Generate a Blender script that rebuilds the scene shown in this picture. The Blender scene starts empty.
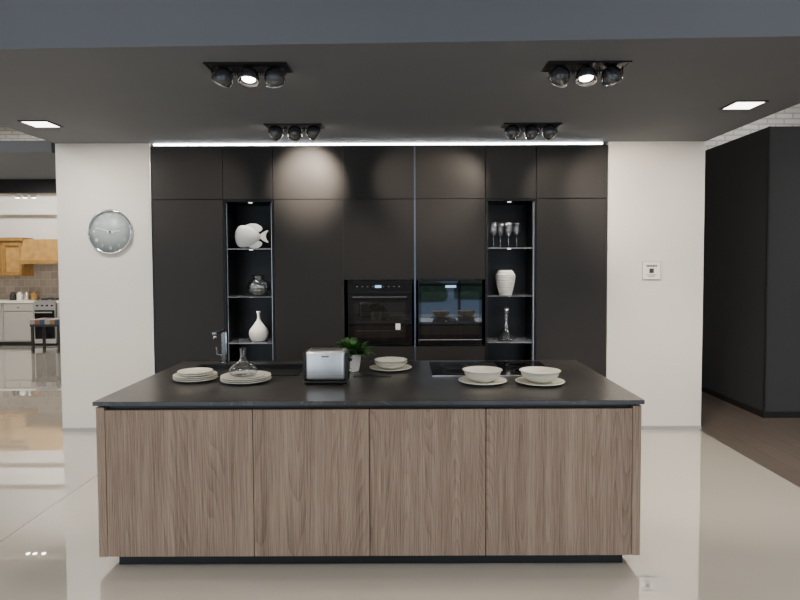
import bpy, bmesh, math, random
from mathutils import Vector, Matrix, Euler
random.seed(7)
S=bpy.context.scene
COL=S.collection

# ------------------------------------------------------------ materials
def newmat(name):
    m=bpy.data.materials.new(name); m.use_nodes=True
    nt=m.node_tree; b=nt.nodes['Principled BSDF']
    return m,nt,b
def N(nt,t,**k):
    n=nt.nodes.new(t)
    for a,v in k.items(): setattr(n,a,v)
    return n
def simple(name,col,rough=0.5,metal=0.0,noise=0.04,nscale=8,spec=0.5,coat=0.0,emit=None,es=0,trans=0,ior=1.45,bump=0.0,bscale=200):
    m,nt,b=newmat(name)
    b.inputs['Roughness'].default_value=rough
    b.inputs['Metallic'].default_value=metal
    b.inputs['Specular IOR Level'].default_value=spec
    b.inputs['Coat Weight'].default_value=coat
    b.inputs['Transmission Weight'].default_value=trans
    b.inputs['IOR'].default_value=ior
    b.inputs['Base Color'].default_value=(*col,1)
    tc=N(nt,'ShaderNodeTexCoord')
    if noise>0:
        n=N(nt,'ShaderNodeTexNoise'); n.inputs['Scale'].default_value=nscale; n.inputs['Detail'].default_value=4
        nt.links.new(tc.outputs['Object'],n.inputs['Vector'])
        r=N(nt,'ShaderNodeMapRange'); r.inputs[1].default_value=0.3; r.inputs[2].default_value=0.7
        r.inputs[3].default_value=1-noise; r.inputs[4].default_value=1+noise
        nt.links.new(n.outputs['Fac'],r.inputs[0])
        v=N(nt,'ShaderNodeVectorMath',operation='SCALE'); v.inputs[0].default_value=col
        nt.links.new(r.outputs[0],v.inputs['Scale']); nt.links.new(v.outputs[0],b.inputs['Base Color'])
    if bump>0:
        n2=N(nt,'ShaderNodeTexNoise'); n2.inputs['Scale'].default_value=bscale
        nt.links.new(tc.outputs['Object'],n2.inputs['Vector'])
        bp=N(nt,'ShaderNodeBump'); bp.inputs['Strength'].default_value=bump; bp.inputs['Distance'].default_value=0.002
        nt.links.new(n2.outputs['Fac'],bp.inputs['Height']); nt.links.new(bp.outputs[0],b.inputs['Normal'])
    if emit:
        b.inputs['Emission Color'].default_value=(*emit,1); b.inputs['Emission Strength'].default_value=es
    return m

def wood_mat(name,dark,mid,light,rough=0.5):
    m,nt,b=newmat(name); L=nt.links.new
    tc=N(nt,'ShaderNodeTexCoord'); oi=N(nt,'ShaderNodeObjectInfo')
    w=N(nt,'ShaderNodeMath',operation='MULTIPLY'); w.inputs[1].default_value=37.0; L(oi.outputs['Random'],w.inputs[0])
    def mp(s):
        x=N(nt,'ShaderNodeMapping'); x.inputs['Scale'].default_value=s; L(tc.outputs['Object'],x.inputs['Vector']); return x
    def ns(mpn,scale,det,rg=0.5,dist=0):
        n=N(nt,'ShaderNodeTexNoise',noise_dimensions='4D'); n.inputs['Scale'].default_value=scale
        n.inputs['Detail'].default_value=det; n.inputs['Roughness'].default_value=rg; n.inputs['Distortion'].default_value=dist
        L(mpn.outputs[0],n.inputs['Vector']); L(w.outputs[0],n.inputs['W']); return n
    n1=ns(mp((1,1,0.085)),3.8,1.5,0.4)
    mu=N(nt,'ShaderNodeMath',operation='MULTIPLY'); mu.inputs[1].default_value=75; L(n1.outputs['Fac'],mu.inputs[0])
    fr=N(nt,'ShaderNodeMath',operation='FRACT'); L(mu.outputs[0],fr.inputs[0])
    pw=N(nt,'ShaderNodeMath',operation='POWER'); pw.inputs[1].default_value=2.0; L(fr.outputs[0],pw.inputs[0])
    n2=ns(mp((1,1,0.014)),320,3,0.65)
    n3=ns(mp((1,1,0.03)),22,3,0.5)
    a=N(nt,'ShaderNodeMath',operation='MULTIPLY_ADD'); a.inputs[1].default_value=-0.11; L(pw.outputs[0],a.inputs[0])
    L(n2.outputs['Fac'],a.inputs[2])
    a2=N(nt,'ShaderNodeMath',operation='MULTIPLY_ADD'); a2.inputs[1].default_value=0.5; L(n3.outputs['Fac'],a2.inputs[0]); L(a.outputs[0],a2.inputs[2])
    r=N(nt,'ShaderNodeValToRGB'); e=r.color_ramp.elements
    e[0].position=0.45; e[0].color=(*dark,1); e[1].position=0.96; e[1].color=(*light,1)
    k=r.color_ramp.elements.new(0.70); k.color=(*mid,1)
    L(a2.outputs[0],r.inputs[0]); L(r.outputs[0],b.inputs['Base Color'])
    b.inputs['Roughness'].default_value=rough
    bp=N(nt,'ShaderNodeBump'); bp.inputs['Strength'].default_value=0.12; bp.inputs['Distance'].default_value=0.001
    L(n2.outputs['Fac'],bp.inputs['Height']); L(bp.outputs[0],b.inputs['Normal'])
    return m

M_wood=wood_mat('island_wood',(0.118,0.077,0.052),(0.285,0.198,0.140),(0.43,0.322,0.238))
M_black=simple('matte_black_lacquer',(0.0205,0.019,0.0185),0.5,noise=0.03,bump=0.05,bscale=600,spec=0.33)
M_black2=simple('black_metal',(0.012,0.012,0.013),0.4,noise=0)
M_gun=simple('gunmetal',(0.22,0.22,0.225),0.25,0.9,noise=0)
M_inner=simple('niche_black',(0.004,0.0045,0.006),0.4,noise=0,spec=0.3)
M_white_wall=simple('white_plaster',(0.72,0.69,0.64),0.8,noise=0.015,nscale=3,bump=0.1,bscale=150)
M_ceil=simple('dark_grey_ceiling_paint',(0.150,0.158,0.174),0.8,noise=0.02,nscale=3)
M_fascia=simple('slate_blue_paint',(0.118,0.132,0.160),0.7,noise=0.02,nscale=2)
M_anth=simple('anthracite_wall',(0.035,0.037,0.04),0.6,noise=0.03)
M_steel=simple('brushed_steel',(0.70,0.69,0.68),0.33,1.0,noise=0.03,nscale=30)
M_chrome=simple('chrome',(0.8,0.8,0.82),0.08,1.0,noise=0)
M_glossblk=simple('black_glass',(0.006,0.006,0.008),0.02,noise=0,spec=0.7,coat=0.2,ior=1.55)
M_ceramic=simple('cream_ceramic',(0.82,0.78,0.68),0.3,noise=0.03,nscale=40,coat=0.3)
M_whitecer=simple('white_ceramic',(0.88,0.85,0.80),0.35,noise=0.02,coat=0.2)
M_glass=simple('clear_glass',(0.98,0.99,1.0),0.0,noise=0,trans=1,ior=1.5)
M_crystal=simple('crystal_glass',(1.0,1.0,1.0),0.05,noise=0,trans=1,ior=1.95,coat=1.0)
M_shelf=simple('smoked_shelf_glass',(0.16,0.17,0.18),0.05,noise=0)
M_leaf=simple('leaf_green',(0.05,0.15,0.03),0.45,noise=0.3,nscale=30)
M_sky=simple('trees_foliage',(0.04,0.09,0.03),0.8,noise=0.4,nscale=1.5)
M_soil=simple('potting_soil',(0.03,0.02,0.015),0.9,noise=0.3,nscale=60)
M_grey=simple('baseboard_grey',(0.35,0.35,0.36),0.4,noise=0)
M_lampw=simple('lamp_emitter_warm',(1,1,1),0.5,noise=0,emit=(1.0,0.88,0.72),es=25)
M_ledc=simple('led_strip_emitter',(1,1,1),0.5,noise=0,emit=(0.93,0.97,1.0),es=28)
M_niche_led=simple('niche_led_emitter',(1,1,1),0.5,noise=0,emit=(0.80,0.90,1.0),es=0.9)
M_niche_fill=simple('niche_fill_emitter',(1,1,1),0.5,noise=0,emit=(1,0.95,0.88),es=3)
M_panel=simple('downlight_diffuser',(1,1,1),0.5,noise=0,emit=(1.0,0.93,0.82),es=9)
M_clockface=simple('clock_face',(0.36,0.41,0.42),0.35,noise=0.02)
M_numeral=simple('clock_numeral',(0.62,0.65,0.65),0.5,noise=0)
M_oak=simple('honey_oak',(0.46,0.26,0.075),0.5,noise=0.18,nscale=10)
M_oakd=simple('honey_oak_frame',(0.33,0.18,0.05),0.5,noise=0.18,nscale=10)
M_beigecab=simple('painted_beige_cabinet',(0.42,0.40,0.36),0.6,noise=0.02)
M_sign=simple('sign_white',(0.85,0.84,0.82),0.5,noise=0)
M_dark=simple('sign_dark_print',(0.03,0.03,0.03),0.6,noise=0)
M_blue=simple('display_blue',(0.05,0.1,0.2),0.3,noise=0,emit=(0.45,0.75,1.0),es=1.2)
M_red=simple('sign_red_print',(0.6,0.05,0.04),0.6,noise=0)

def counter_mat():
    m,nt,b=newmat('dark_stone_top'); L=nt.links.new
    tc=N(nt,'ShaderNodeTexCoord')
    n=N(nt,'ShaderNodeTexNoise'); n.inputs['Scale'].default_value=3.0; n.inputs['Detail'].default_value=9; n.inputs['Roughness'].default_value=0.68; n.inputs['Distortion'].default_value=1.0
    L(tc.outputs['Object'],n.inputs['Vector'])
    r=N(nt,'ShaderNodeValToRGB'); e=r.color_ramp.elements
    e[0].position=0.3; e[0].color=(0.020,0.0185,0.018,1); e[1].position=0.75; e[1].color=(0.060,0.054,0.050,1)
    L(n.outputs['Fac'],r.inputs[0])
    n2=N(nt,'ShaderNodeTexNoise'); n2.inputs['Scale'].default_value=1.6; n2.inputs['Detail'].default_value=6; n2.inputs['Distortion'].default_value=2.2
    L(tc.outputs['Object'],n2.inputs['Vector'])
    s=N(nt,'ShaderNodeMath',operation='SUBTRACT'); s.inputs[1].default_value=0.5; L(n2.outputs['Fac'],s.inputs[0])
    ab=N(nt,'ShaderNodeMath',operation='ABSOLUTE'); L(s.outputs[0],ab.inputs[0])
    mr=N(nt,'ShaderNodeMapRange'); mr.inputs[1].default_value=0; mr.inputs[2].default_value=0.008; mr.inputs[3].default_value=0.4; mr.inputs[4].default_value=0; L(ab.outputs[0],mr.inputs[0])
    mx=N(nt,'ShaderNodeMix',data_type='RGBA'); mx.inputs[7].default_value=(0.16,0.145,0.13,1)
    L(mr.outputs[0],mx.inputs[0]); L(r.outputs[0],mx.inputs[6]); L(mx.outputs[2],b.inputs['Base Color'])
    b.inputs['Roughness'].default_value=0.28
    return m
M_top=counter_mat()

def tile_floor():
    m,nt,b=newmat('polished_cream_tile'); L=nt.links.new
    tc=N(nt,'ShaderNodeTexCoord')
    mp=N(nt,'ShaderNodeMapping'); mp.inputs['Location'].default_value=(2.36,15,0); L(tc.outputs['Object'],mp.inputs['Vector'])
    br=N(nt,'ShaderNodeTexBrick'); br.offset=0.0; br.inputs['Scale'].default_value=1.0
    br.inputs['Brick Width'].default_value=6.0; br.inputs['Row Height'].default_value=40.0
    br.inputs['Mortar Size'].default_value=0.0045; br.inputs['Mortar Smooth'].default_value=0.1
    br.inputs['Color1'].default_value=(0.56,0.52,0.455,1); br.inputs['Color2'].default_value=(0.56,0.52,0.455,1); br.inputs['Mortar'].default_value=(0.16,0.14,0.115,1)
    L(mp.outputs[0],br.inputs['Vector'])
    n=N(nt,'ShaderNodeTexNoise'); n.inputs['Scale'].default_value=2.0; n.inputs['Detail'].default_value=5; L(tc.outputs['Object'],n.inputs['Vector'])
    mr=N(nt,'ShaderNodeMapRange'); mr.inputs[3].default_value=0.96; mr.inputs[4].default_value=1.04; L(n.outputs['Fac'],mr.inputs[0])
    v=N(nt,'ShaderNodeVectorMath',operation='SCALE'); L(br.outputs['Color'],v.inputs[0]); L(mr.outputs[0],v.inputs['Scale'])
    L(v.outputs[0],b.inputs['Base Color'])
    b.inputs['Roughness'].default_value=0.02; b.inputs['IOR'].default_value=1.9; b.inputs['Specular IOR Level'].default_value=0.9
    b.inputs['Coat Weight'].default_value=1.0; b.inputs['Coat Roughness'].default_value=0.015; b.inputs['Coat IOR'].default_value=1.8
    return m
M_tile=tile_floor()

def plank_floor():
    m,nt,b=newmat('dark_plank_floor'); L=nt.links.new
    tc=N(nt,'ShaderNodeTexCoord')
    mp0=N(nt,'ShaderNodeMapping'); mp0.inputs['Rotation'].default_value=(0,0,math.radians(90)); L(tc.outputs['Object'],mp0.inputs['Vector'])
    br=N(nt,'ShaderNodeTexBrick'); br.inputs['Scale'].default_value=1.0; br.inputs['Brick Width'].default_value=1.4; br.inputs['Row Height'].default_value=0.19
    br.inputs['Mortar Size'].default_value=0.003
    br.inputs['Color1'].default_value=(0.13,0.105,0.09,1); br.inputs['Color2'].default_value=(0.09,0.075,0.065,1); br.inputs['Mortar'].default_value=(0.03,0.022,0.018,1)
    L(mp0.outputs[0],br.inputs['Vector'])
    mp=N(nt,'ShaderNodeMapping'); mp.inputs['Scale'].default_value=(40,2,1); L(tc.outputs['Object'],mp.inputs['Vector'])
    n=N(nt,'ShaderNodeTexNoise'); n.inputs['Scale'].default_value=1.5; n.inputs['Detail'].default_value=5; L(mp.outputs[0],n.inputs['Vector'])
    mr=N(nt,'ShaderNodeMapRange'); mr.inputs[3].default_value=0.6; mr.inputs[4].default_value=1.4; L(n.outputs['Fac'],mr.inputs[0])
    v=N(nt,'ShaderNodeVectorMath',operation='SCALE'); L(br.outputs['Color'],v.inputs[0]); L(mr.outputs[0],v.inputs['Scale'])
    L(v.outputs[0],b.inputs['Base Color']); b.inputs['Roughness'].default_value=0.35
    return m
M_plank=plank_floor()

def brick_mat(name,c1,c2,mo,bw,rh,ms,rough=0.7,axis='XZ'):
    m,nt,b=newmat(name); L=nt.links.new
    tc=N(nt,'ShaderNodeTexCoord'); sx=N(nt,'ShaderNodeSeparateXYZ'); cx=N(nt,'ShaderNodeCombineXYZ')
    L(tc.outputs['Object'],sx.inputs[0]); L(sx.outputs[0],cx.inputs[0]); L(sx.outputs[2],cx.inputs[1])
    br=N(nt,'ShaderNodeTexBrick'); br.inputs['Scale'].default_value=1.0; br.inputs['Brick Width'].default_value=bw; br.inputs['Row Height'].default_value=rh
    br.inputs['Mortar Size'].default_value=ms; br.inputs['Color1'].default_value=(*c1,1); br.inputs['Color2'].default_value=(*c2,1); br.inputs['Mortar'].default_value=(*mo,1)
    L(cx.outputs[0],br.inputs['Vector']); L(br.outputs['Color'],b.inputs['Base Color'])
    bp=N(nt,'ShaderNodeBump'); bp.inputs['Strength'].default_value=0.4; bp.inputs['Distance'].default_value=0.01; bp.invert=True
    L(br.outputs['Fac'],bp.inputs['Height']); L(bp.outputs[0],b.inputs['Normal']); b.inputs['Roughness'].default_value=rough
    return m
M_brick=brick_mat('white_painted_brick',(0.54,0.53,0.51),(0.46,0.45,0.44),(0.32,0.31,0.30),0.25,0.08,0.012)
M_splash=brick_mat('brown_splash_tile',(0.36,0.30,0.24),(0.46,0.40,0.33),(0.5,0.45,0.4),0.15,0.15,0.008)

# ------------------------------------------------------------ geometry helpers
def empty(name,loc=(0,0,0)):
    o=bpy.data.objects.new(name,None); o.location=loc; o.empty_display_size=0.1; COL.objects.link(o); return o
def addmesh(name,me,mat,parent=None,loc=(0,0,0),rot=None):
    o=bpy.data.objects.new(name,me); COL.objects.link(o)
    if mat: me.materials.append(mat)
    if parent: o.parent=parent
    o.location=loc
    if rot is not None: o.rotation_euler=rot
    return o
def box(name,x0,x1,y0,y1,z0,z1,mat,parent=None,bevel=0.0,seg=2):
    bm=bmesh.new(); bmesh.ops.create_cube(bm,size=1)
    for v in bm.verts: v.co=Vector((v.co.x*(x1-x0),v.co.y*(y1-y0),v.co.z*(z1-z0)))
    if bevel>0: bmesh.ops.bevel(bm,geom=bm.edges[:],offset=bevel,segments=seg,profile=0.5,affect='EDGES')
    me=bpy.data.meshes.new(name); bm.to_mesh(me); bm.free()
    c=Vector(((x0+x1)/2,(y0+y1)/2,(z0+z1)/2))
    if parent: c=c-parent.location
    return addmesh(name,me,mat,parent,c)
def lathe_me(name,prof,seg=48,ripple=None):
    bm=bmesh.new(); rings=[]
    for (r,z) in prof:
        if r<1e-6: rings.append([bm.verts.new((0,0,z))])
        else:
            ring=[]
            for i in range(seg):
                a=2*math.pi*i/seg; rr=r*(1+(ripple(a,z) if ripple else 0))
                ring.append(bm.verts.new((rr*math.cos(a),rr*math.sin(a),z)))
            rings.append(ring)
    for a,b in zip(rings[:-1],rings[1:]):
        if len(a)==1 and len(b)==1: continue
        for i in range(seg):
            j=(i+1)%seg
            if len(a)==1: bm.faces.new((a[0],b[i],b[j]))
            elif len(b)==1: bm.faces.new((a[i],a[j],b[0]))
            else: bm.faces.new((a[i],a[j],b[j],b[i]))
    bmesh.ops.recalc_face_normals(bm,faces=bm.faces[:])
    for f in bm.faces: f.smooth=True
    me=bpy.data.meshes.new(name); bm.to_mesh(me); bm.free(); return me
def lathe(name,prof,mat,loc,parent=None,rot=None,seg=48,ripple=None):
    l=Vector(loc)
    if parent: l=l-parent.location
    return addmesh(name,lathe_me(name,prof,seg,ripple),mat,parent,l,rot)
def smooth_prof(pts,n=6):
    out=[]
    P=[Vector((p[0],p[1])) for p in pts]
    for i in range(len(P)-1):
        p0=P[max(i-1,0)];p1=P[i];p2=P[i+1];p3=P[min(i+2,len(P)-1)]
        for k in range(n):
            t=k/n
            q=0.5*((2*p1)+(-p0+p2)*t+(2*p0-5*p1+4*p2-p3)*t*t+(-p0+3*p1-3*p2+p3)*t**3)
            out.append((max(q.x,0),q.y))
    out.append((P[-1].x,P[-1].y)); return out
def hollow(outer,th):
    inner=[]
    for i,(r,z) in enumerate(outer):
        a=outer[max(i-1,0)]; b=outer[min(i+1,len(outer)-1)]
        d=Vector((b[0]-a[0],b[1]-a[1]))
        if d.length<1e-9: d=Vector((1,0))
        d.normalize(); n=Vector((-d.y,d.x))
        inner.append((max(r+n.x*th,0.0),z+n.y*th))
    inner[0]=(0,inner[0][1])
    return list(outer)+[inner[-1]]+inner[::-1][1:]
def tube(name,pts,rad,mat,parent=None,res=8):
    cu=bpy.data.curves.new(name,'CURVE'); cu.dimensions='3D'; cu.bevel_depth=rad; cu.bevel_resolution=res; cu.use_fill_caps=True
    sp=cu.splines.new('POLY'); sp.points.add(len(pts)-1)
    off=parent.location if parent else Vector((0,0,0))
    for p,q in zip(sp.points,pts): p.co=(*(Vector(q)-off),1)
    o=bpy.data.objects.new(name,cu); COL.objects.link(o); cu.materials.append(mat)
    if parent: o.parent=parent
    return o
def prism(name,outline,th,mat,loc,parent=None,bevel=0.0):
    bm=bmesh.new()
    vs=[bm.verts.new((x,-th/2,z)) for x,z in outline]; f=bm.faces.new(vs)
    r=bmesh.ops.extrude_face_region(bm,geom=[f])
    for v in r['geom']:
        if isinstance(v,bmesh.types.BMVert): v.co.y=th/2
    bmesh.ops.recalc_face_normals(bm,faces=bm.faces[:])
    if bevel: bmesh.ops.bevel(bm,geom=bm.edges[:],offset=bevel,segments=2,affect='EDGES')
    me=bpy.data.meshes.new(name); bm.to_mesh(me); bm.free()
    l=Vector(loc)-(parent.location if parent else Vector((0,0,0)))
    return addmesh(name,me,mat,parent,l)
def spot(loc,target,power,size=60,blend=0.8,col=(1,0.85,0.69),rad=0.035,parent=None,name='lamp_beam'):
    l=bpy.data.lights.new(name,'SPOT'); l.energy=power; l.spot_size=math.radians(size); l.spot_blend=blend; l.color=col; l.shadow_soft_size=rad
    o=bpy.data.objects.new(name,l); COL.objects.link(o)
    d=(Vector(target)-Vector(loc)).normalized()
    o.rotation_euler=d.to_track_quat('-Z','Y').to_euler()
    o.location=Vector(loc)-(parent.location if parent else Vector((0,0,0)))
    if parent: o.parent=parent
    return o
def area(loc,sx,sy,power,col=(1,1,1),rot=(0,0,0),parent=None,name='lamp_area'):
    l=bpy.data.lights.new(name,'AREA'); l.shape='RECTANGLE'; l.size=sx; l.size_y=sy; l.energy=power; l.color=col
    o=bpy.data.objects.new(name,l); COL.objects.link(o); o.rotation_euler=rot
    o.location=Vector(loc)-(parent.location if parent else Vector((0,0,0)))
    if parent: o.parent=parent
    return o
F=600.0; VX=406.0; VY=262.0; H=1.615
def PX(px,Y): return (px-VX)*Y/F
def PZ(py,Y): return H-(py-VY)*Y/F

# ------------------------------------------------------------ room shell
CZ=2.74; HC=4.4
box('floor',-12,2.8,-6,12.3,-0.1,0,M_tile)
bpy.data.objects['floor'].data.transform(Matrix.Translation(bpy.data.objects['floor'].location)); bpy.data.objects['floor'].location=(0,0,0)
box('floor_wood',2.8,7,-6,12.3,-0.1,0,M_plank)
box('ceiling',-12,7,-6,12.4,HC,HC+0.1,M_white_wall)
def poly_prism(name,pts,z0,z1,mats,frontidx=None):
    bm=bmesh.new(); n=len(pts)
    a=[bm.verts.new((x,y,z0)) for x,y in pts]; b=[bm.verts.new((x,y,z1)) for x,y in pts]
    bm.faces.new(a[::-1]); bm.faces.new(b)
    for i in range(n):
        j=(i+1)%n; f=bm.faces.new((a[i],a[j],b[j],b[i]))
        if i==frontidx: f.material_index=1
    bmesh.ops.recalc_face_normals(bm,faces=bm.faces[:])
    me=bpy.data.meshes.new(name); bm.to_mesh(me); bm.free()
    o=addmesh(name,me,mats[0]); 
    if len(mats)>1: me.materials.append(mats[1])
    return o
LX=-3.30; RX=2.825
poly_prism('ceiling_lowered',[(LX,3.24),(RX,3.03),(RX,6.4),(LX,6.4)],CZ,HC,[M_ceil,M_fascia],0)
WY=5.70
box('wall_pier_left',LX,-2.41,WY,6.35,0,CZ,M_white_wall)
box('wall_pier_right',1.915,RX,WY,6.35,0,CZ,M_white_wall)
box('wall_behind_cabinets',-2.41,1.915,6.32,6.40,0,CZ,M_anth)
box('baseboard_left',LX,-2.41,WY-0.012,WY,0,0.035,M_grey)
box('baseboard_right',1.915,RX,WY-0.012,WY,0,0.035,M_grey)
box('wall_left',-12.1,-12,-6,12.4,0,HC,M_white_wall)
box('wall_back',-12,0.5,12.3,12.4,0,HC,M_white_wall)
box('wall_right',7,7.1,-6,12.4,0,HC,M_white_wall)
box('wall_brick_right',0.5,7,9.0,9.1,0,HC,M_brick)
box('wall_partition',0.42,0.5,9.0,12.3,0,HC,M_white_wall)
box('wall_brick_left',-12,0.4,12.2,12.29,3.05,HC,M_brick)
box('trim_moulding',-12,0.4,12.22,12.3,2.60,2.66,M_white_wall)
DX=3.68
box('wall_dark_right',DX,7,6.12,8.6,0,2.97,M_anth)
box('baseboard_dark_right',DX-0.015,7,6.105,6.12,0,0.06,M_black2)
box('baseboard_dark_side',DX-0.015,DX,6.12,8.6,0,0.06,M_black2)
box('trim_dark_corner',DX-0.008,DX+0.01,6.112,6.13,0.06,2.97,M_black2)
box('wall_dark_far',3.0,DX+0.1,8.6,8.7,0,2.97,M_anth)
M_fw=simple('front_wall_paint',(0.30,0.30,0.30),0.8)
WZ=3.0
box('wall_front_upper',-12,7,-6.1,-6.0,WZ,HC,M_fw)
box('wall_front_middle',-1.9,0.15,-6.1,-6.0,0,WZ,M_fw)
box('wall_front_left',-12,-9.5,-6.1,-6.0,0,WZ,M_fw)
for wn,(a,b_) in enumerate(((0.15,7.0),(-9.5,-1.9))):
    wf=empty('window_%d'%(wn+1),((a+b_)/2,-6.05,0))
    n=5
    for i in range(n+1):
        x=a+0.04+(b_-a-0.08)*i/n
        box('mullion',x-0.04,x+0.04,-6.08,-6.0,0,WZ,M_black2,wf)
    for z in (0.05,0.95,WZ-0.04): box('rail',a,b_,-6.07,-6.01,z-0.04,z+0.04,M_black2,wf)
box('ground_outside',-40,40,-60,-6.1,-0.2,-0.1,simple('pavement',(0.16,0.17,0.18),0.9))
hd=empty('hedge',(0,-16,0))
for i in range(14):
    bm=bmesh.new(); bmesh.ops.create_icosphere(bm,subdivisions=3,radius=1)
    for v in bm.verts: v.co*=1+random.uniform(-.08,.08)
    me=bpy.data.meshes.new('bush'); bm.to_mesh(me); bm.free()
    o=addmesh('bush',me,M_sky,hd,(-19+i*2.8,random.uniform(-1,1),0.1)); o.scale=(1.2,1.0,random.uniform(0.5,1.0))

box('ceiling_left_lowered',-12,-3.6,6.15,8.1,2.74,2.86,M_ceil)
box('trim_beam_left',-12,-3.6,8.1,8.2,2.56,2.86,M_black2)

# ------------------------------------------------------------ tall cabinets
cab=empty('tall_kitchen_cabinets',(0,WY,0))
cx=[-2.404,-1.729,-1.254,-0.594,0.0855,0.755,1.235,1.91]
ztop=2.712; zrow=2.209; g=0.003
def door(n,x0,x1,z0,z1): return box(n,x0+g,x1-g,WY,WY+0.022,z0+g,z1-g,M_black,cab,bevel=0.0012,seg=1)
for i in range(7):
    x0,x1=cx[i],cx[i+1]
    door('top_door',x0,x1,zrow,ztop)
    box('top_carcass',x0,x1,WY+0.024,6.3,zrow,ztop,M_black2,cab)
    if i in (0,2,6):
        door('tall_door',x0,x1,0.1,zrow)
        box('carcass',x0,x1,WY+0.024,6.3,0.1,zrow,M_black2,cab)
    elif i in (3,4):
        door('mid_door',x0,x1,1.444,zrow)
        box('mid_carcass',x0,x1,WY+0.024,6.3,1.444,zrow,M_black2,cab)
        door('drawer_front',x0,x1,0.46,0.812); door('drawer_front',x0,x1,0.1,0.46)
        box('low_carcass',x0,x1,WY+0.024,6.3,0.1,0.812,M_black2,cab)
    else:
        t=0.018
        box('niche_side',x0,x0+t,WY+0.0,6.12,0.45,zrow,M_inner,cab)
        box('niche_side',x1-t,x1,WY+0.0,6.12,0.45,zrow,M_inner,cab)
        box('niche_back',x0+t,x1-t,6.10,6.12,0.45,zrow,M_inner,cab)
        box('niche_top',x0+t,x1-t,WY+0.0,6.10,zrow-0.02,zrow-0.001,M_inner,cab)
        door('niche_low_door',x0,x1,0.1,0.45)
        for z in (1.748,1.290,0.845):
            box('shelf',x0+t,x1-t,WY+0.02,6.09,z-0.010,z,M_shelf,cab)
        xm=(x0+x1)/2
        for z in (zrow-0.02,1.738,1.280):  # added fill lamps, one per compartment, to brighten glass and ornaments
            lathe('added_fill_puck',[(0,-0.0035),(0.018,-0.0035),(0.018,-0.0005),(0,-0.0005)],M_niche_fill,(xm,WY+0.09,z),cab,seg=20)
            spot((xm,WY+0.09,z-0.012),(xm,WY+0.15,z-0.5),5.5,120,0.8,(1,0.95,0.88),0.025,parent=cab,name='added_fill_beam')
        for (a,s) in ((x0+t,1),(x1-t,-1)):
            xa,xb=sorted((a,a+s*0.008))
            box('light_profile',xa,xb,WY+0.020,WY+0.030,0.46,zrow-0.03,M_black2,cab)
            box('light_diffuser',xa,xb,WY+0.030,WY+0.033,0.46,zrow-0.03,M_niche_led,cab)
        box('edge_trim',x1-t-0.004,x1-t,WY+0.006,WY+0.010,0.46,zrow-0.03,M_steel,cab)
box('gap_profile',0.0775,0.0935,WY-0.006,WY+0.02,0.1,ztop,simple('bluish_aluminium',(0.14,0.165,0.22),0.35,0.8,noise=0),cab)
box('gap_profile',-0.600,-0.588,WY-0.004,WY+0.02,0.1,ztop,M_black2,cab)
box('end_panel',-2.409,-2.404,WY-0.01,6.3,0,ztop,M_steel,cab)
box('plinth',-2.404,1.91,WY+0.06,6.2,0,0.1,M_black2,cab)
led=empty('led_strip_light',(0,WY,CZ))
box('diffuser',-2.38,1.86,WY+0.012,WY+0.016,2.720,2.735,M_ledc,led)
box('channel',-2.38,1.86,WY+0.016,WY+0.027,2.714,2.739,M_steel,led)

# ovens
def oven(name,x0,x1,kind):
    e=empty(name,((x0+x1)/2,WY,0.83))
    z0,z1=0.822,1.438
    box('body',x0+0.02,x1-0.02,WY+0.03,6.25,z0+0.01,z1-0.01,M_black2,e)
    box('frame',x0,x1,WY+0.012,WY+0.03,z0,z1,M_black2,e)
    if kind==0:
        box('control_panel',x0+0.004,x1-0.004,WY-0.006,WY+0.012,1.335,z1-0.004,M_glossblk,e,0.002,1)
        box('door_glass',x0+0.004,x1-0.004,WY-0.012,WY+0.012,z0+0.012,1.326,M_glossblk,e,0.002,1)
        tube('handle',[(x0+0.05,WY-0.05,1.285),(x1-0.05,WY-0.05,1.285)],0.009,M_gun,e)
        for xx in (x0+0.07,x1-0.07): tube('handle_post',[(xx,WY-0.05,1.285),(xx,WY-0.01,1.285)],0.006,M_gun,e)
        w=simple('oven_window',(0.016,0.015,0.015),0.03,noise=0,spec=0.8,ior=1.6)
        box('window',x0+0.06,x1-0.06,WY-0.0135,WY-0.0122,z0+0.07,1.23,w,e)
        for k in range(3):
            box('rack_line',x0+0.08,x1-0.08,WY-0.0145,WY-0.0136,0.96+k*0.085,0.962+k*0.085,simple('rack_grey',(0.06,0.06,0.06),0.4,noise=0),e)
        for k in range(9):
            xx=x0+0.09+k*0.05
            if k in (4,): box('display',xx-0.03,xx+0.03,WY-0.0072,WY-0.0062,1.37,1.395,M_blue,e)
            else: box('touch_key',xx-0.004,xx+0.004,WY-0.0072,WY-0.0062,1.378,1.386,M_grey,e)
        box('energy_label',x0+0.455,x0+0.50,WY-0.0155,WY-0.0145,0.97,1.03,M_sign,e)
    else:
        box('door_glass',x0+0.004,x1-0.004,WY-0.012,WY+0.012,z0+0.012,z1-0.004,M_glossblk,e,0.002,1)
        box('bottom_trim',x0+0.004,x1-0.004,WY-0.014,WY-0.0122,0.87,0.876,M_grey,e)
        w=simple('oven_window',(0.014,0.015,0.018),0.02,noise=0,spec=0.8,ior=1.65,coat=0.6)
        box('window',x0+0.03,x1-0.03,WY-0.0135,WY-0.0122,z0+0.10,1.33,w,e)
        box('display',x0+0.26,x0+0.36,WY-0.0135,WY-0.0125,1.37,1.392,M_blue,e)
    return e
oven('built_in_oven',-0.555,0.055,0)
oven('built_in_oven',0.115,0.725,1)

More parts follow.
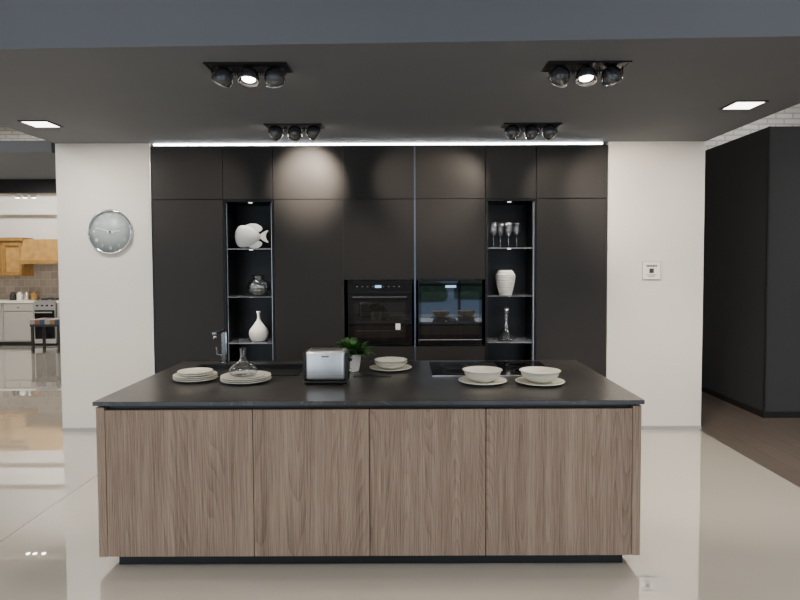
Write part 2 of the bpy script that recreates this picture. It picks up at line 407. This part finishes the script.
# ------------------------------------------------------------ niche objects
SH=[1.749,1.291,0.846]; NY=5.86
def nx(px): return PX(px,NY)
fz=SH[0]; fx=nx(251)
fish=empty('fish_sculpture',(fx,NY,fz))
def blob(name,c,s,mat,parent):
    bm=bmesh.new(); bmesh.ops.create_uvsphere(bm,u_segments=40,v_segments=24,radius=1)
    for v in bm.verts:
        v.co=Vector((v.co.x*s[0],v.co.y*s[1],v.co.z*s[2]))
    for f in bm.faces: f.smooth=True
    me=bpy.data.meshes.new(name); bm.to_mesh(me); bm.free()
    return addmesh(name,me,mat,parent,Vector(c)-parent.location)
def fishbody():
    bm=bmesh.new(); nu=36; nv=24; rows=[]
    for i in range(nu+1):
        t=i/nu; x=-0.15+0.25*t
        h=0.098*math.sin(math.pi*min(1,t**0.62))**0.75+0.012 if 0<t<1 else 0.012
        if t==0: h=0.006
        th=0.034*math.sin(math.pi*t**0.7)**0.7+0.006 if 0<t<1 else 0.006
        rows.append([bm.verts.new((x,math.cos(2*math.pi*j/nv)*th,math.sin(2*math.pi*j/nv)*h*(1+0.015*math.sin(40*x)))) for j in range(nv)])
    for a,b in zip(rows[:-1],rows[1:]):
        for j in range(nv): bm.faces.new((a[j],a[(j+1)%nv],b[(j+1)%nv],b[j]))
    bm.faces.new(rows[0]); bm.faces.new(rows[-1])
    bmesh.ops.recalc_face_normals(bm,faces=bm.faces[:])
    for f in bm.faces: f.smooth=True
    me=bpy.data.meshes.new('body'); bm.to_mesh(me); bm.free(); return me
addmesh('body',fishbody(),M_whitecer,fish,(0,0,0.118))
def fin(n,pts): prism(n,pts,0.012,M_whitecer,(fx,NY,fz+0.118),fish,0.004)
fin('tail',[(0.085,0.012),(0.12,0.04),(0.165,0.062),(0.178,0.055),(0.155,0.03),(0.15,0),(0.158,-0.03),(0.18,-0.055),(0.166,-0.062),(0.12,-0.04),(0.085,-0.012)])
fin('dorsal_fin',[(-0.09,0.07),(-0.06,0.105),(0,0.127),(0.06,0.125),(0.105,0.10),(0.12,0.075),(0.10,0.05),(0.05,0.03)])
fin('anal_fin',[(-0.05,-0.08),(-0.02,-0.105),(0.03,-0.117),(0.075,-0.112),(0.11,-0.085),(0.115,-0.06),(0.08,-0.04),(0.03,-0.05)])
blob('eye',(fx-0.108,NY-0.024,fz+0.14),(0.008,0.006,0.008),M_grey,fish)
prism('pectoral_fin',[(-0.06,0.01),(-0.02,0.025),(0.0,0.01),(-0.01,-0.02),(-0.05,-0.01)],0.01,M_whitecer,(fx,NY-0.037,fz+0.11),fish,0.003)
op=smooth_prof([(0,0),(0.04,0.0),(0.05,0.006),(0.092,0.05),(0.102,0.09),(0.085,0.135),(0.05,0.162),(0.042,0.175),(0.062,0.197)])
lathe('round_glass_vase',hollow(op,0.006),M_crystal,(nx(259),NY-0.03,SH[1]))
op=smooth_prof([(0,0),(0.05,0.0),(0.07,0.012),(0.092,0.06),(0.085,0.11),(0.045,0.165),(0.020,0.205),(0.014,0.25),(0.020,0.292)])
lathe('bottle_vase',hollow(op,0.004),M_whitecer,(nx(258),NY,SH[2]))
def wineglass(x,y,z):
    op=smooth_prof([(0,0),(0.034,0.0),(0.034,0.003),(0.008,0.009),(0.0042,0.03),(0.0042,0.10),(0.010,0.112),(0.030,0.135),(0.038,0.165),(0.036,0.20),(0.030,0.24)],5)
    inn=[(0.0280,0.24),(0.0335,0.20),(0.0355,0.165),(0.0275,0.137),(0.010,0.118),(0,0.115)]
    lathe('wine_glass',op+inn,M_crystal,(x,y,z),seg=32)
for px,yy in ((493.5,5.80),(500.5,5.90),(508.5,5.80),(516.5,5.87)): wineglass(PX(px,yy),yy,SH[0])
op=smooth_prof([(0,0),(0.05,0.0),(0.06,0.005),(0.076,0.06),(0.092,0.14),(0.094,0.19),(0.075,0.225),(0.066,0.235)])
rz=list(op)
dense=[]
for a,b in zip(rz[:-1],rz[1:]):
    for k in range(4):
        t=k/4; z=a[1]+(b[1]-a[1])*t; r=a[0]+(b[0]-a[0])*t
        dense.append((r+(0.0026*math.sin(z*2*math.pi/0.024) if r>0.055 else 0),z))
dense.append(rz[-1])
lathe('ribbed_vase',hollow(dense,0.005),M_whitecer,(nx(505.5),NY,SH[1]))
dc=empty('glass_decanter',(nx(506.5),NY,SH[2]))
op=smooth_prof([(0,0),(0.06,0.0),(0.085,0.008),(0.088,0.02),(0.05,0.06),(0.028,0.10),(0.020,0.15),(0.018,0.20),(0.028,0.235)])
lathe('bottle',hollow(op,0.003),M_crystal,dc.location,dc)
lathe('stopper',smooth_prof([(0,0.226),(0.0135,0.228),(0.014,0.245),(0.012,0.255),(0.03,0.28),(0.03,0.295),(0,0.325)]),M_crystal,dc.location,dc)
lathe('collar',[(0.0205,0.13),(0.027,0.135),(0.027,0.142),(0.0205,0.147)],M_crystal,dc.location,dc)

# ------------------------------------------------------------ wall clock & sign
ck=empty('wall_clock',(PX(112,WY),WY,PZ(231,WY)))
R=0.21; rx=(math.radians(90),0,0)
lathe('rim',[(R-0.018,0.0),(R,0.0),(R+0.002,0.02),(R-0.006,0.034),(R-0.014,0.03),(R-0.018,0.018)],M_chrome,ck.location,ck,rx,64)
lathe('dial',[(0,0.010),(R-0.016,0.010),(R-0.016,0.001),(0,0.001)],M_clockface,ck.location,ck,rx,64)
for h in range(1,13):
    a=math.radians(90-30*h)
    t=bpy.data.curves.new('numeral','FONT'); t.body=str(h); t.size=0.042; t.align_x='CENTER'; t.align_y='CENTER'; t.extrude=0.0005
    t.materials.append(M_numeral)
    o=bpy.data.objects.new('numeral',t); COL.objects.link(o); o.parent=ck; o.location=(math.cos(a)*0.155,-0.0115,math.sin(a)*0.155); o.rotation_euler=rx
for k in range(60):
    a=math.radians(6*k); r=0.187
    b_=box('tick',-0.001,0.001,-0.0005,0.0005,-0.004,0.004,M_numeral,ck); b_.location=(math.cos(a)*r,-0.0112,math.sin(a)*r); b_.rotation_euler=(0,math.pi/2-a,0)
def hand(n,deg,l,w,yo,mat):
    a=math.radians(90-deg)
    b_=box(n,-w,w,-0.001,0.001,-0.03,l,mat,ck); b_.location=(math.cos(a)*(l-0.03)/2,-yo,math.sin(a)*(l-0.03)/2); b_.rotation_euler=(0,math.pi/2-a,0)
M_hand=simple('clock_hand_silver',(0.8,0.8,0.8),0.5,noise=0)
hand('hour_hand',84,0.09,0.005,0.015,M_hand); hand('minute_hand',285,0.14,0.004,0.018,M_hand); hand('second_hand',60,0.15,0.001,0.020,M_sign)
lathe('hub',[(0,0.010),(0.009,0.010),(0.009,0.023),(0,0.023)],M_dark,ck.location,ck,rx,24)

sg=empty('wall_sign',(PX(651,WY),WY,PZ(271.5,WY)))
x,z=sg.location.x,sg.location.z
box('back_plate',x-0.086,x+0.086,WY-0.010,WY,z-0.086,z+0.086,M_grey,sg,0.002,1)
box('plate',x-0.082,x+0.082,WY-0.014,WY-0.010,z-0.082,z+0.082,M_sign,sg,0.001,1)
Y0,Y1=WY-0.0152,WY-0.0142
xx=x-0.05
for w in (0.012,0.010,0.011,0.009,0.012,0.010,0.011):
    box('name_print',xx,xx+w,Y0,Y1,z+0.035,z+0.055,M_dark,sg); xx+=w+0.004
box('code_patch',x-0.022,x+0.022,Y0,Y1,z-0.024,z+0.020,M_dark,sg)
box('text_line',x-0.045,x+0.045,Y0,Y1,z-0.044,z-0.037,M_red,sg)
box('text_line',x-0.03,x+0.03,Y0,Y1,z-0.058,z-0.053,M_dark,sg)

# ------------------------------------------------------------ island
IY=3.105; IB=4.36; CT=0.893
isl=empty('kitchen_island',(-0.19,IY,0))
xl=-1.622; xr=1.228; zb=0.066; zt=0.849
sx0,sx1,sy0,sy1=-1.44,-0.70,3.80,4.20
tx0,tx1,ty0,ty1=xl-0.012,xr+0.012,IY-0.012,IB+0.01
bt=CT-0.022
def slab():
    bm=bmesh.new()
    xs=[tx0,sx0,sx1,tx1]; ys=[ty0,sy0,sy1,ty1]
    def grid(z): return [[bm.verts.new((x,y,z)) for x in xs] for y in ys]
    T=grid(CT);B=grid(bt)
    for j in range(3):
        for i in range(3):
            if i==1 and j==1: continue
            bm.faces.new((T[j][i],T[j][i+1],T[j+1][i+1],T[j+1][i]))
            bm.faces.new((B[j+1][i],B[j+1][i+1],B[j][i+1],B[j][i]))
    for i in range(3):
        bm.faces.new((B[0][i],B[0][i+1],T[0][i+1],T[0][i])); bm.faces.new((T[3][i],T[3][i+1],B[3][i+1],B[3][i]))
        bm.faces.new((T[i][0],T[i+1][0],B[i+1][0],B[i][0])); bm.faces.new((B[i][3],B[i+1][3],T[i+1][3],T[i][3]))
    bm.faces.new((T[1][1],T[1][2],B[1][2],B[1][1])); bm.faces.new((B[2][1],B[2][2],T[2][2],T[2][1]))
    bm.faces.new((B[1][1],B[2][1],T[2][1],T[1][1])); bm.faces.new((T[1][2],T[2][2],B[2][2],B[1][2]))
    bmesh.ops.recalc_face_normals(bm,faces=bm.faces[:])
    me=bpy.data.meshes.new('countertop'); bm.to_mesh(me); bm.free(); return me
o=addmesh('countertop',slab(),M_top,isl,-isl.location)
mb=o.modifiers.new('bev','BEVEL'); mb.width=0.002; mb.segments=2; mb.limit_method='ANGLE'
pt=0.045
box('end_panel',xl,xl+pt,IY-0.002,IB,zb,bt-0.010,M_wood,isl,0.001,1)
box('end_panel',xr-pt,xr,IY-0.002,IB,zb,bt-0.010,M_wood,isl,0.001,1)
box('sub_top',xl+0.02,xr-0.02,IY+0.02,IB-0.02,bt-0.010,bt,M_black2,isl)
dx=[xl+pt,PX(253,3.155),PX(369,3.155),PX(485,3.155),xr-pt]
for i in range(4):
    box('door_front',dx[i]+0.002,dx[i+1]-0.002,IY,IY+0.022,zb,zt-0.004,M_wood,isl,0.001,1)
box('grip_channel',xl+pt,xr-pt,IY+0.03,IY+0.05,zb,bt-0.010,M_black2,isl)
box('carcass_floor',xl+pt,xr-pt,IY+0.05,IB-0.02,zb,zb+0.02,M_black2,isl)
box('back_panel',xl+pt,xr-pt,IB-0.02,IB,zb,bt-0.010,M_wood,isl)
box('plinth',PX(119,3.223),PX(621,3.223),3.155,IB-0.07,0,zb,M_black2,isl)
# sink
sk=empty('kitchen_sink',((sx0+sx1)/2,4.0,CT))
t=0.012; zd=CT-0.19; M_sink=simple('black_granite_sink',(0.010,0.010,0.011),0.45,noise=0.2,nscale=300)
for nm,a in (('rim_front',(sx0-0.012,sx1+0.012,sy0-0.012,sy0+t)),('rim_back',(sx0-0.012,sx1+0.012,sy1-t,sy1+0.012)),('rim_left',(sx0-0.012,sx0+t,sy0+t,sy1-t)),('rim_right',(sx1-t,sx1+0.012,sy0+t,sy1-t))):
    box(nm,*a,CT+0.0005,CT+0.006,M_sink,sk)
box('wall_f',sx0+0.002,sx1-0.002,sy0+0.002,sy0+t,zd,CT,M_sink,sk); box('wall_b',sx0+0.002,sx1-0.002,sy1-t,sy1-0.002,zd,CT,M_sink,sk)
box('wall_l',sx0+0.002,sx0+t,sy0+t,sy1-t,zd,CT,M_sink,sk); box('wall_r',sx1-t,sx1-0.002,sy0+t,sy1-t,zd,CT,M_sink,sk)
box('basin_floor',sx0+0.002,sx1-0.002,sy0+0.002,sy1-0.002,zd-0.01,zd,M_sink,sk)
lathe('drain',[(0,zd+0.003-CT),(0.04,zd+0.003-CT),(0.045,zd-CT)],M_steel,(-1.07,4.0,CT),sk)
# faucet
fx_=PX(223,4.27)
fa=empty('kitchen_faucet',(fx_,4.27,CT))
lathe('base',[(0,0.0),(0.027,0.0),(0.027,0.008),(0.022,0.012),(0,0.012)],M_gun,fa.location,fa)
box('riser',fx_-0.016,fx_+0.016,4.255,4.285,CT+0.012,CT+0.230,M_gun,fa,0.005)
box('spout',fx_-0.016,fx_+0.016,4.05,4.285,CT+0.230,CT+0.250,M_gun,fa,0.005)
lathe('aerator',[(0,-0.03),(0.011,-0.03),(0.012,0.0),(0,0.0)],M_chrome,(fx_,4.07,CT+0.230),fa)
tube('lever',[(fx_-0.016,4.27,CT+0.06),(fx_-0.05,4.27,CT+0.065),(fx_-0.055,4.27,CT+0.12)],0.007,M_gun,fa)
box('chrome_edge',fx_+0.0162,fx_+0.0195,4.26,4.28,CT+0.03,CT+0.225,M_chrome,fa)
# cooktop
cb=empty('induction_cooktop',(0.56,4.0,CT))
M_hob=simple('cooktop_glass',(0.004,0.004,0.005),0.08,noise=0,spec=0.3)
box('glass',0.165,0.955,3.76,4.28,CT+0.0005,CT+0.007,M_hob,cb,0.002,1)
M_zone=simple('zone_print',(0.10,0.10,0.10),0.4,noise=0)
for (a,b_) in ((0.33,3.9),(0.33,4.14),(0.79,3.9),(0.79,4.14)):
    lathe('zone_ring',[(0.088,0.0),(0.088,0.0006),(0.0892,0.0006),(0.0892,0.0)],M_zone,(a,b_,CT+0.0072),cb)
box('vent_grille',0.50,0.62,3.82,4.22,CT+0.007,CT+0.011,M_black2,cb,0.002,1)
for k in range(6): box('vent_bar',0.512+k*0.018,0.517+k*0.018,3.83,4.21,CT+0.011,CT+0.013,M_black2,cb)
box('steel_edge',0.163,0.957,3.757,3.7595,CT+0.0005,CT+0.006,M_steel,cb)
box('pop_up_socket',PX(353,3.78),PX(391,3.78),3.74,3.82,CT+0.0005,CT+0.004,M_black2)

# plates
def plate_prof(r,k=1.0):
    return [(a,b*k) for a,b in [(0,0.0),(r*0.55,0.0),(r*0.57,0.003),(r*0.66,0.004),(r*0.97,0.013),(r,0.0155),(r*0.995,0.0185),(r*0.95,0.0175),(r*0.68,0.009),(r*0.60,0.007),(0,0.006)]]
def plates(name,x,y,rs,z=CT+0.0005,ks=None):
    e=empty(name,(x,y,z)); zz=z
    for i,r in enumerate(rs):
        k=ks[i] if ks else 1.0
        o=lathe('plate',plate_prof(r,k),M_ceramic,(x+random.uniform(-.002,.002),y,zz),e,seg=64); zz+=0.0105*k
    return e,zz
plates('plate_stack',PX(195,3.68),3.66,(0.13,0.13,0.13,0.105,0.105))
e,zz=plates('plate_stack',PX(244.5,3.62),3.62,(0.15,0.15,0.15,0.115),ks=[1,1,1,0.5])
op=smooth_prof([(0,0),(0.055,0.0),(0.076,0.010),(0.084,0.030),(0.070,0.060),(0.036,0.082),(0.020,0.105),(0.016,0.135),(0.021,0.168)])
gc=lathe('glass_carafe',hollow(op,0.003),M_glass,(PX(242,3.62),3.62,zz-0.00525+0.0048))
def bowl_prof(r,h):
    return [(0,0),(r*0.42,0),(r*0.43,0.006),(r*0.55,0.010),(r*0.80,h*0.35),(r*0.92,h*0.65),(r*0.97,h*0.93),(r*1.03,h*0.97),(r*1.03,h),(r*0.96,h*0.995),(r*0.90,h*0.66),(r*0.78,h*0.40),(r*0.5,0.014),(0,0.012)]
def bowls(name,x,y,pr,br,bh,n=1,np_=1):
    e,zz=plates(name,x,y,[pr]*np_)
    zz=zz-0.0105+0.0072
    for k in range(n): lathe('bowl',bowl_prof(br,bh),M_ceramic,(x,y,zz+k*0.016),e,seg=64)
    return e
bowls('bowl_on_plate',PX(482,3.59),3.56,0.145,0.116,0.072,1)
bowls('bowl_on_plate',PX(539.5,3.56),3.53,0.145,0.118,0.072,1)
bowls('bowl_on_plate',PX(390.5,4.04),4.01,0.142,0.108,0.045,2)

# toaster
ty=3.58; txc=PX(325.5,3.55); tw=0.120; td=0.085
to=empty('toaster',(txc,ty,CT))
z0=CT
for sx in (-1,1):
    for sy in (-1,1): lathe('foot',[(0,0),(0.01,0),(0.01,0.012),(0,0.012)],M_black2,(txc+sx*0.09,ty+sy*0.055,z0+0.0003),to,seg=16)
box('base',txc-tw-0.008,txc+tw+0.008,ty-td,ty+td,z0+0.01,z0+0.024,M_black2,to,0.006,3)
bd=box('body',txc-tw,txc+tw,ty-td+0.002,ty+td-0.002,z0+0.024,z0+0.200,M_steel,to,0.022,5)
for s in (-1,1):
    box('end_cap',txc+s*(tw+0.004)-0.008,txc+s*(tw+0.004)+0.008,ty-td+0.006,ty+td-0.006,z0+0.024,z0+0.192,M_black2,to,0.007,3)
for yy in (-0.03,0.03): box('slot',txc-0.095,txc+0.095,ty+yy-0.014,ty+yy+0.014,z0+0.199,z0+0.2015,M_black2,to,0.001,1)
box('front_seam',txc-0.10,txc+0.10,ty-td+0.0005,ty-td+0.002,z0+0.055,z0+0.057,M_grey,to)
box('lever',txc+tw+0.012,txc+tw+0.03,ty-0.02,ty+0.02,z0+0.13,z0+0.145,M_black2,to,0.004,2)
lathe('dial',[(0,0),(0.016,0),(0.016,0.012),(0,0.014)],M_chrome,(txc+tw+0.012,ty,z0+0.07),to,(0,math.radians(90),0),24)
for f in bd.data.polygons: f.use_smooth=True
box('badge',txc-0.022,txc+0.022,ty-td+0.0008,ty-td+0.0019,z0+0.165,z0+0.172,M_dark,to)

# potted plant
px_,py_=PX(350.5,3.99),3.96
pl=empty('potted_plant',(px_,py_,CT))
lathe('pot',hollow(smooth_prof([(0,0),(0.045,0),(0.055,0.01),(0.066,0.07),(0.070,0.115)]),0.004),M_whitecer,pl.location,pl)
lathe('soil',[(0,0.102),(0.0645,0.102),(0.062,0.09),(0,0.09)],M_soil,pl.location,pl)
bm=bmesh.new()
for k in range(190):
    az=random.uniform(0,2*math.pi); el=random.uniform(0.05,1.45); L=random.uniform(0.06,0.095); W=L*0.27
    stem=random.uniform(0.02,0.08); d0=Vector((math.cos(az)*math.cos(el),math.sin(az)*math.cos(el),math.sin(el)*0.85+0.1))
    base=Vector((0,0,0.105))+Vector((random.uniform(-.03,.03),random.uniform(-.03,.03),0))+d0*stem
    side=d0.cross(Vector((0,0,1)))
    if side.length<1e-3: side=Vector((1,0,0))
    side.normalize(); up=side.cross(d0).normalized()
    prev=None; nseg=6
    for i in range(nseg+1):
        t=i/nseg; c=base+d0*L*t-Vector((0,0,1))*0.018*t*t*1.5
        w=W*math.sin(math.pi*min(0.98,t**0.75+0.02)); 
        cur=[bm.verts.new(c-side*w+up*w*0.3),bm.verts.new(c),bm.verts.new(c+side*w+up*w*0.3)]
        if prev:
            bm.faces.new((prev[0],prev[1],cur[1],cur[0])); bm.faces.new((prev[1],prev[2],cur[2],cur[1]))
        prev=cur
for f in bm.faces: f.smooth=True
me=bpy.data.meshes.new('leaves'); bm.to_mesh(me); bm.free(); addmesh('leaves',me,M_leaf,pl,(0,0,0))
for k in range(12):
    a=k*math.pi/6; tube('stem',[(px_+0.02*math.cos(a),py_+0.02*math.sin(a),CT+0.10),(px_+0.05*math.cos(a),py_+0.05*math.sin(a),CT+0.17)],0.0015,M_leaf,pl,2)

# ------------------------------------------------------------ ceiling spotlights
M_housing=simple('satin_black_housing',(0.05,0.05,0.055),0.12,noise=0,spec=0.9,coat=0.8)
def spotfix(X,Y,targets):
    e=empty('ceiling_spotlight',(X,Y,CZ))
    w,d=0.235,0.085
    box('plate',X-w+0.01,X+w-0.01,Y-d+0.01,Y+d-0.01,CZ-0.004,CZ-0.0005,M_black2,e)
    for n,a in (('frame_f',(X-w,X+w,Y-d,Y-d+0.01)),('frame_b',(X-w,X+w,Y+d-0.01,Y+d)),('frame_l',(X-w,X-w+0.01,Y-d+0.01,Y+d-0.01)),('frame_r',(X+w-0.01,X+w,Y-d+0.01,Y+d-0.01))):
        box(n,*a,CZ-0.010,CZ-0.0005,M_black2,e)
    for k,(tg,pw,sz) in enumerate(targets):
        hx=X+(k-1)*0.145; c=Vector((hx,Y,CZ-0.050)); dv=(Vector(tg)-c).normalized()
        q=dv.to_track_quat('Z','Y').to_euler()
        tube('yoke',[(hx-0.066,Y,CZ-0.006),(hx-0.066,Y,CZ-0.050)],0.004,M_black2,e,3)
        tube('yoke',[(hx+0.066,Y,CZ-0.006),(hx+0.066,Y,CZ-0.050)],0.004,M_black2,e,3)
        sh=[(0,-0.045),(0.025,-0.042),(0.045,-0.028),(0.057,-0.005),(0.060,0.015),(0.060,0.038),(0.056,0.040),(0.053,0.036),(0.045,0.022),(0,0.022)]
        lathe('lamp_housing',sh,M_housing,c,e,q,32)
        lathe('reflector_ring',[(0.0475,0.026),(0.0535,0.0375),(0.0605,0.0400),(0.0605,0.044),(0.0515,0.0385)],M_chrome,c,e,q,32)
        lathe('lamp_lens',[(0,0.0235),(0.038,0.0235),(0.038,0.0225),(0,0.0225)],M_lampw,c,e,q,24)
        spot(c+dv*0.05,tg,pw,sz,parent=e)
spotfix(-0.915,5.0,[((-2.75,5.7,1.8),60,80),((-0.93,5.7,2.38),190,62),((0.36,5.7,2.25),80,56)])
spotfix(1.035,5.0,[((0.40,5.7,2.3),62,56),((1.5,5.7,2.2),36,60),((2.25,5.7,2.1),120,70)])
spotfix(-0.90,3.5,[((-2.9,4.8,0),120,70),((-0.9,2.75,0.0),50,75),((-0.7,5.7,0.9),80,60)])
spotfix(1.04,3.5,[((0.4,5.7,1.0),80,60),((1.0,2.75,0.0),50,75),((2.5,4.9,0),260,70)])

def downlight(X,Y,pw,z=CZ,s=0.10):
    e=empty('recessed_downlight',(X,Y,z))
    for n,a in (('frame_f',(X-s-.015,X+s+.015,Y-s-.015,Y-s)),('frame_b',(X-s-.015,X+s+.015,Y+s,Y+s+.015)),('frame_l',(X-s-.015,X-s,Y-s,Y+s)),('frame_r',(X+s,X+s+.015,Y-s,Y+s))):
        box(n,*a,z-0.008,z-0.0005,M_black2,e)
    box('diffuser',X-s,X+s,Y-s,Y+s,z-0.006,z-0.0006,M_panel,e)
    area((X,Y,z-0.015),2*s,2*s,pw,(1,0.92,0.8),parent=e)
downlight(-2.94,4.89,25); downlight(2.44,4.38,35)
downlight(-5.4,6.9,12,2.74,0.1)
M_pe=simple('fill_panel_emit',(1,1,1),0.5,noise=0,emit=(1,.97,.92),es=3)
for (X,Y,p) in ((-7,10.3,200),(-6,3.5,110),(4.9,7.6,45),(4.9,3.0,40),(-2,0.5,45),(2.5,0.5,60),(-7,-2.5,60)):  # invented fill panels on the high ceiling, added to brighten the surrounding areas
    e=empty('added_fill_panel',(X,Y,HC))
    box('housing',X-.62,X+.62,Y-.62,Y+.62,HC-0.05,HC-0.0005,M_sign,e)
    box('diffuser',X-.58,X+.58,Y-.58,Y+.58,HC-0.055,HC-0.0505,M_pe,e)
    area((X,Y,HC-0.07),1.1,1.1,p,(1,0.96,0.90),parent=e)

# ------------------------------------------------------------ distant kitchen on the left
KY=11.7
def kx(px,y=KY): return PX(px,y)
xs_=kx(34)
dk=empty('base_cabinets',(xs_-2.2,KY,0))
for i in range(7):
    x1=xs_-0.005-i*0.62; x0=x1-0.61
    box('carcass',x0,x1,KY,12.16,0.08,0.84,M_beigecab,dk)
    box('base_door',x0+0.02,x1-0.02,KY-0.02,KY,0.10,0.66,M_beigecab,dk,0.004,1)
    box('base_drawer',x0+0.02,x1-0.02,KY-0.02,KY,0.68,0.83,M_beigecab,dk,0.004,1)
    lathe('knob',[(0,0),(0.012,0),(0.012,0.02),(0,0.02)],M_dark,((x0+x1)/2,KY-0.02,0.75),dk,rx,12)
box('worktop',xs_-4.4,xs_-0.005,KY-0.03,12.16,0.84,0.88,M_ceramic,dk)
box('plinth',xs_-4.4,xs_-0.005,KY+0.06,12.16,0,0.08,M_dark,dk)
x0=kx(56)+0.005
dk2=empty('base_cabinets',(x0+0.6,KY,0))
box('carcass',x0,x0+1.2,KY,12.16,0.08,0.84,M_beigecab,dk2)
for k in range(2): box('base_door',x0+0.02+k*0.6,x0+0.58+k*0.6,KY-0.02,KY,0.10,0.82,M_beigecab,dk2,0.004,1)
box('worktop',x0,x0+1.2,KY-0.03,12.16,0.84,0.88,M_ceramic,dk2)
box('plinth',x0,x0+1.2,KY+0.06,12.16,0,0.08,M_dark,dk2)
box('wall_splashback',xs_-4.4,x0+1.2,12.17,12.2,0.88,1.7,M_splash)
uk=empty('wall_cabinets_with_hood',(kx(10),12.0,1.7))
for i in range(8):
    x1=kx(19)-i*0.42; xa=x1-0.41
    box('wall_cabinet',xa,x1,11.85,12.16,1.36,2.06,M_oak,uk)
    for nm,a in (('stile',(xa+0.01,xa+0.07,1.38,2.03)),('stile',(x1-0.07,x1-0.01,1.38,2.03)),('rail',(xa+0.07,x1-0.07,1.38,1.45)),('rail',(xa+0.07,x1-0.07,1.96,2.03))):
        box(nm,a[0],a[1],11.825,11.85,a[2],a[3],M_oakd,uk,0.003,1)
box('cornice',kx(19)-3.4,kx(19)+0.02,11.80,12.16,2.06,2.12,M_oakd,uk)
hx0=kx(20); hx1=kx(62)
prism('hood',[(hx0,1.62),(hx1,1.62),(hx1,1.72),(hx1-0.08,2.08),(hx0+0.08,2.08),(hx0,1.72)],0.45,M_oak,(0,11.93,0),uk,0.006)
box('hood_trim',hx0-0.02,hx1+0.02,11.68,12.16,1.60,1.67,M_oakd,uk)
for k in range(4):
    xc=kx(4)+k*0.14
    lathe('storage_jar',smooth_prof([(0,0),(0.05,0),(0.055,0.02),(0.055,0.11),(0.035,0.14),(0.035,0.16),(0,0.165)]),(M_dark,M_ceramic,M_steel,M_oakd)[k],(xc,11.95,0.8805),None,seg=20)
sx_0,sx_1=kx(34)+0.005,kx(56)-0.005
stv=empty('cooking_range',((sx_0+sx_1)/2,KY,0))
box('body',sx_0,sx_1,KY-0.04,12.15,0.05,0.89,M_steel,stv)
box('toe_kick',sx_0+0.02,sx_1-0.02,KY+0.02,12.1,0.0,0.05,M_dark,stv)
box('oven_door',sx_0+0.02,sx_1-0.02,KY-0.06,KY-0.04,0.14,0.70,M_hob,stv)
tube('handle',[(sx_0+0.04,KY-0.09,0.66),(sx_1-0.04,KY-0.09,0.66)],0.012,M_steel,stv)
for k in range(4): lathe('knob',[(0,0),(0.018,0),(0.016,0.025),(0,0.025)],M_dark,(sx_0+0.07+k*0.095,KY-0.04,0.79),stv,rx,12)
for a in (0.12,0.32):
    for b_ in (11.82,12.02): lathe('burner',[(0,0),(0.07,0),(0.06,0.03),(0,0.03)],M_dark,(sx_0+a,b_,0.8905),stv,seg=16)
BY=10.9
bx=PX(50,BY)
bn=empty('striped_stool',(bx,BY,0))
cols=[(0.30,0.28,0.26),(0.20,0.10,0.07),(0.05,0.07,0.12),(0.30,0.28,0.26),(0.25,0.16,0.08),(0.05,0.07,0.12)]
for i,c in enumerate(cols): box('cushion_stripe',bx-0.27+i*0.09,bx-0.18+i*0.09,BY-0.2,BY+0.2,0.52,0.60,simple('stripe%d'%i,c,0.9),bn)
for a in (-0.24,0.24):
    for b_ in (-0.17,0.17): box('leg',bx+a-0.02,bx+a+0.02,BY+b_-0.02,BY+b_+0.02,0,0.50,M_dark,bn)
box('seat_frame',bx-0.27,bx+0.27,BY-0.2,BY+0.2,0.48,0.52,M_dark,bn)
tl=empty('track_spotlight',(-6.1,8.4,2.6))
box('track',-8.5,-4.6,8.38,8.42,2.62,2.65,M_black2,tl)
for k in range(2): tube('hanger',[(-8.3+k*3.5,8.4,2.65),(-8.3+k*3.5,8.4,HC)],0.006,M_black2,tl)
for px in (20,27,36):
    X=PX(px,8.4)
    lathe('head',[(0,0.0),(0.03,0.0),(0.036,0.06),(0.02,0.09),(0,0.09)],M_sign,(X,8.4,2.525),tl,seg=20)
    lathe('lens',[(0,0),(0.028,0),(0.028,0.001),(0,0.001)],M_lampw,(X,8.4,2.5235),tl,seg=16)
    spot((X,8.4,2.51),(X-0.2,11.9,1.3),50,80,parent=tl)

# ------------------------------------------------------------ world
w=bpy.data.worlds.new('World'); S.world=w; w.use_nodes=True; nt=w.node_tree
bg=nt.nodes['Background']; tc=N(nt,'ShaderNodeTexCoord'); sp=N(nt,'ShaderNodeSeparateXYZ'); nt.links.new(tc.outputs['Generated'],sp.inputs[0])
r=N(nt,'ShaderNodeValToRGB'); e=r.color_ramp.elements
e[0].position=0.0; e[0].color=(0.80,0.90,1,1); e[1].position=0.6; e[1].color=(0.42,0.65,1,1)
nt.links.new(sp.outputs[2],r.inputs[0]); nt.links.new(r.outputs[0],bg.inputs['Color']); bg.inputs['Strength'].default_value=4.2

# ------------------------------------------------------------ camera
cd=bpy.data.cameras.new('camera'); cam=bpy.data.objects.new('camera',cd); COL.objects.link(cam)
cd.sensor_width=36; cd.lens=27.0; cd.shift_y=-0.0175; cd.shift_x=-0.0075; cd.clip_end=200
cam.matrix_world=Matrix.Translation((0,0,H))@Matrix.Rotation(math.radians(90-2.3),4,'X')@Matrix.Rotation(math.radians(-0.2),4,'Z')
S.camera=cam
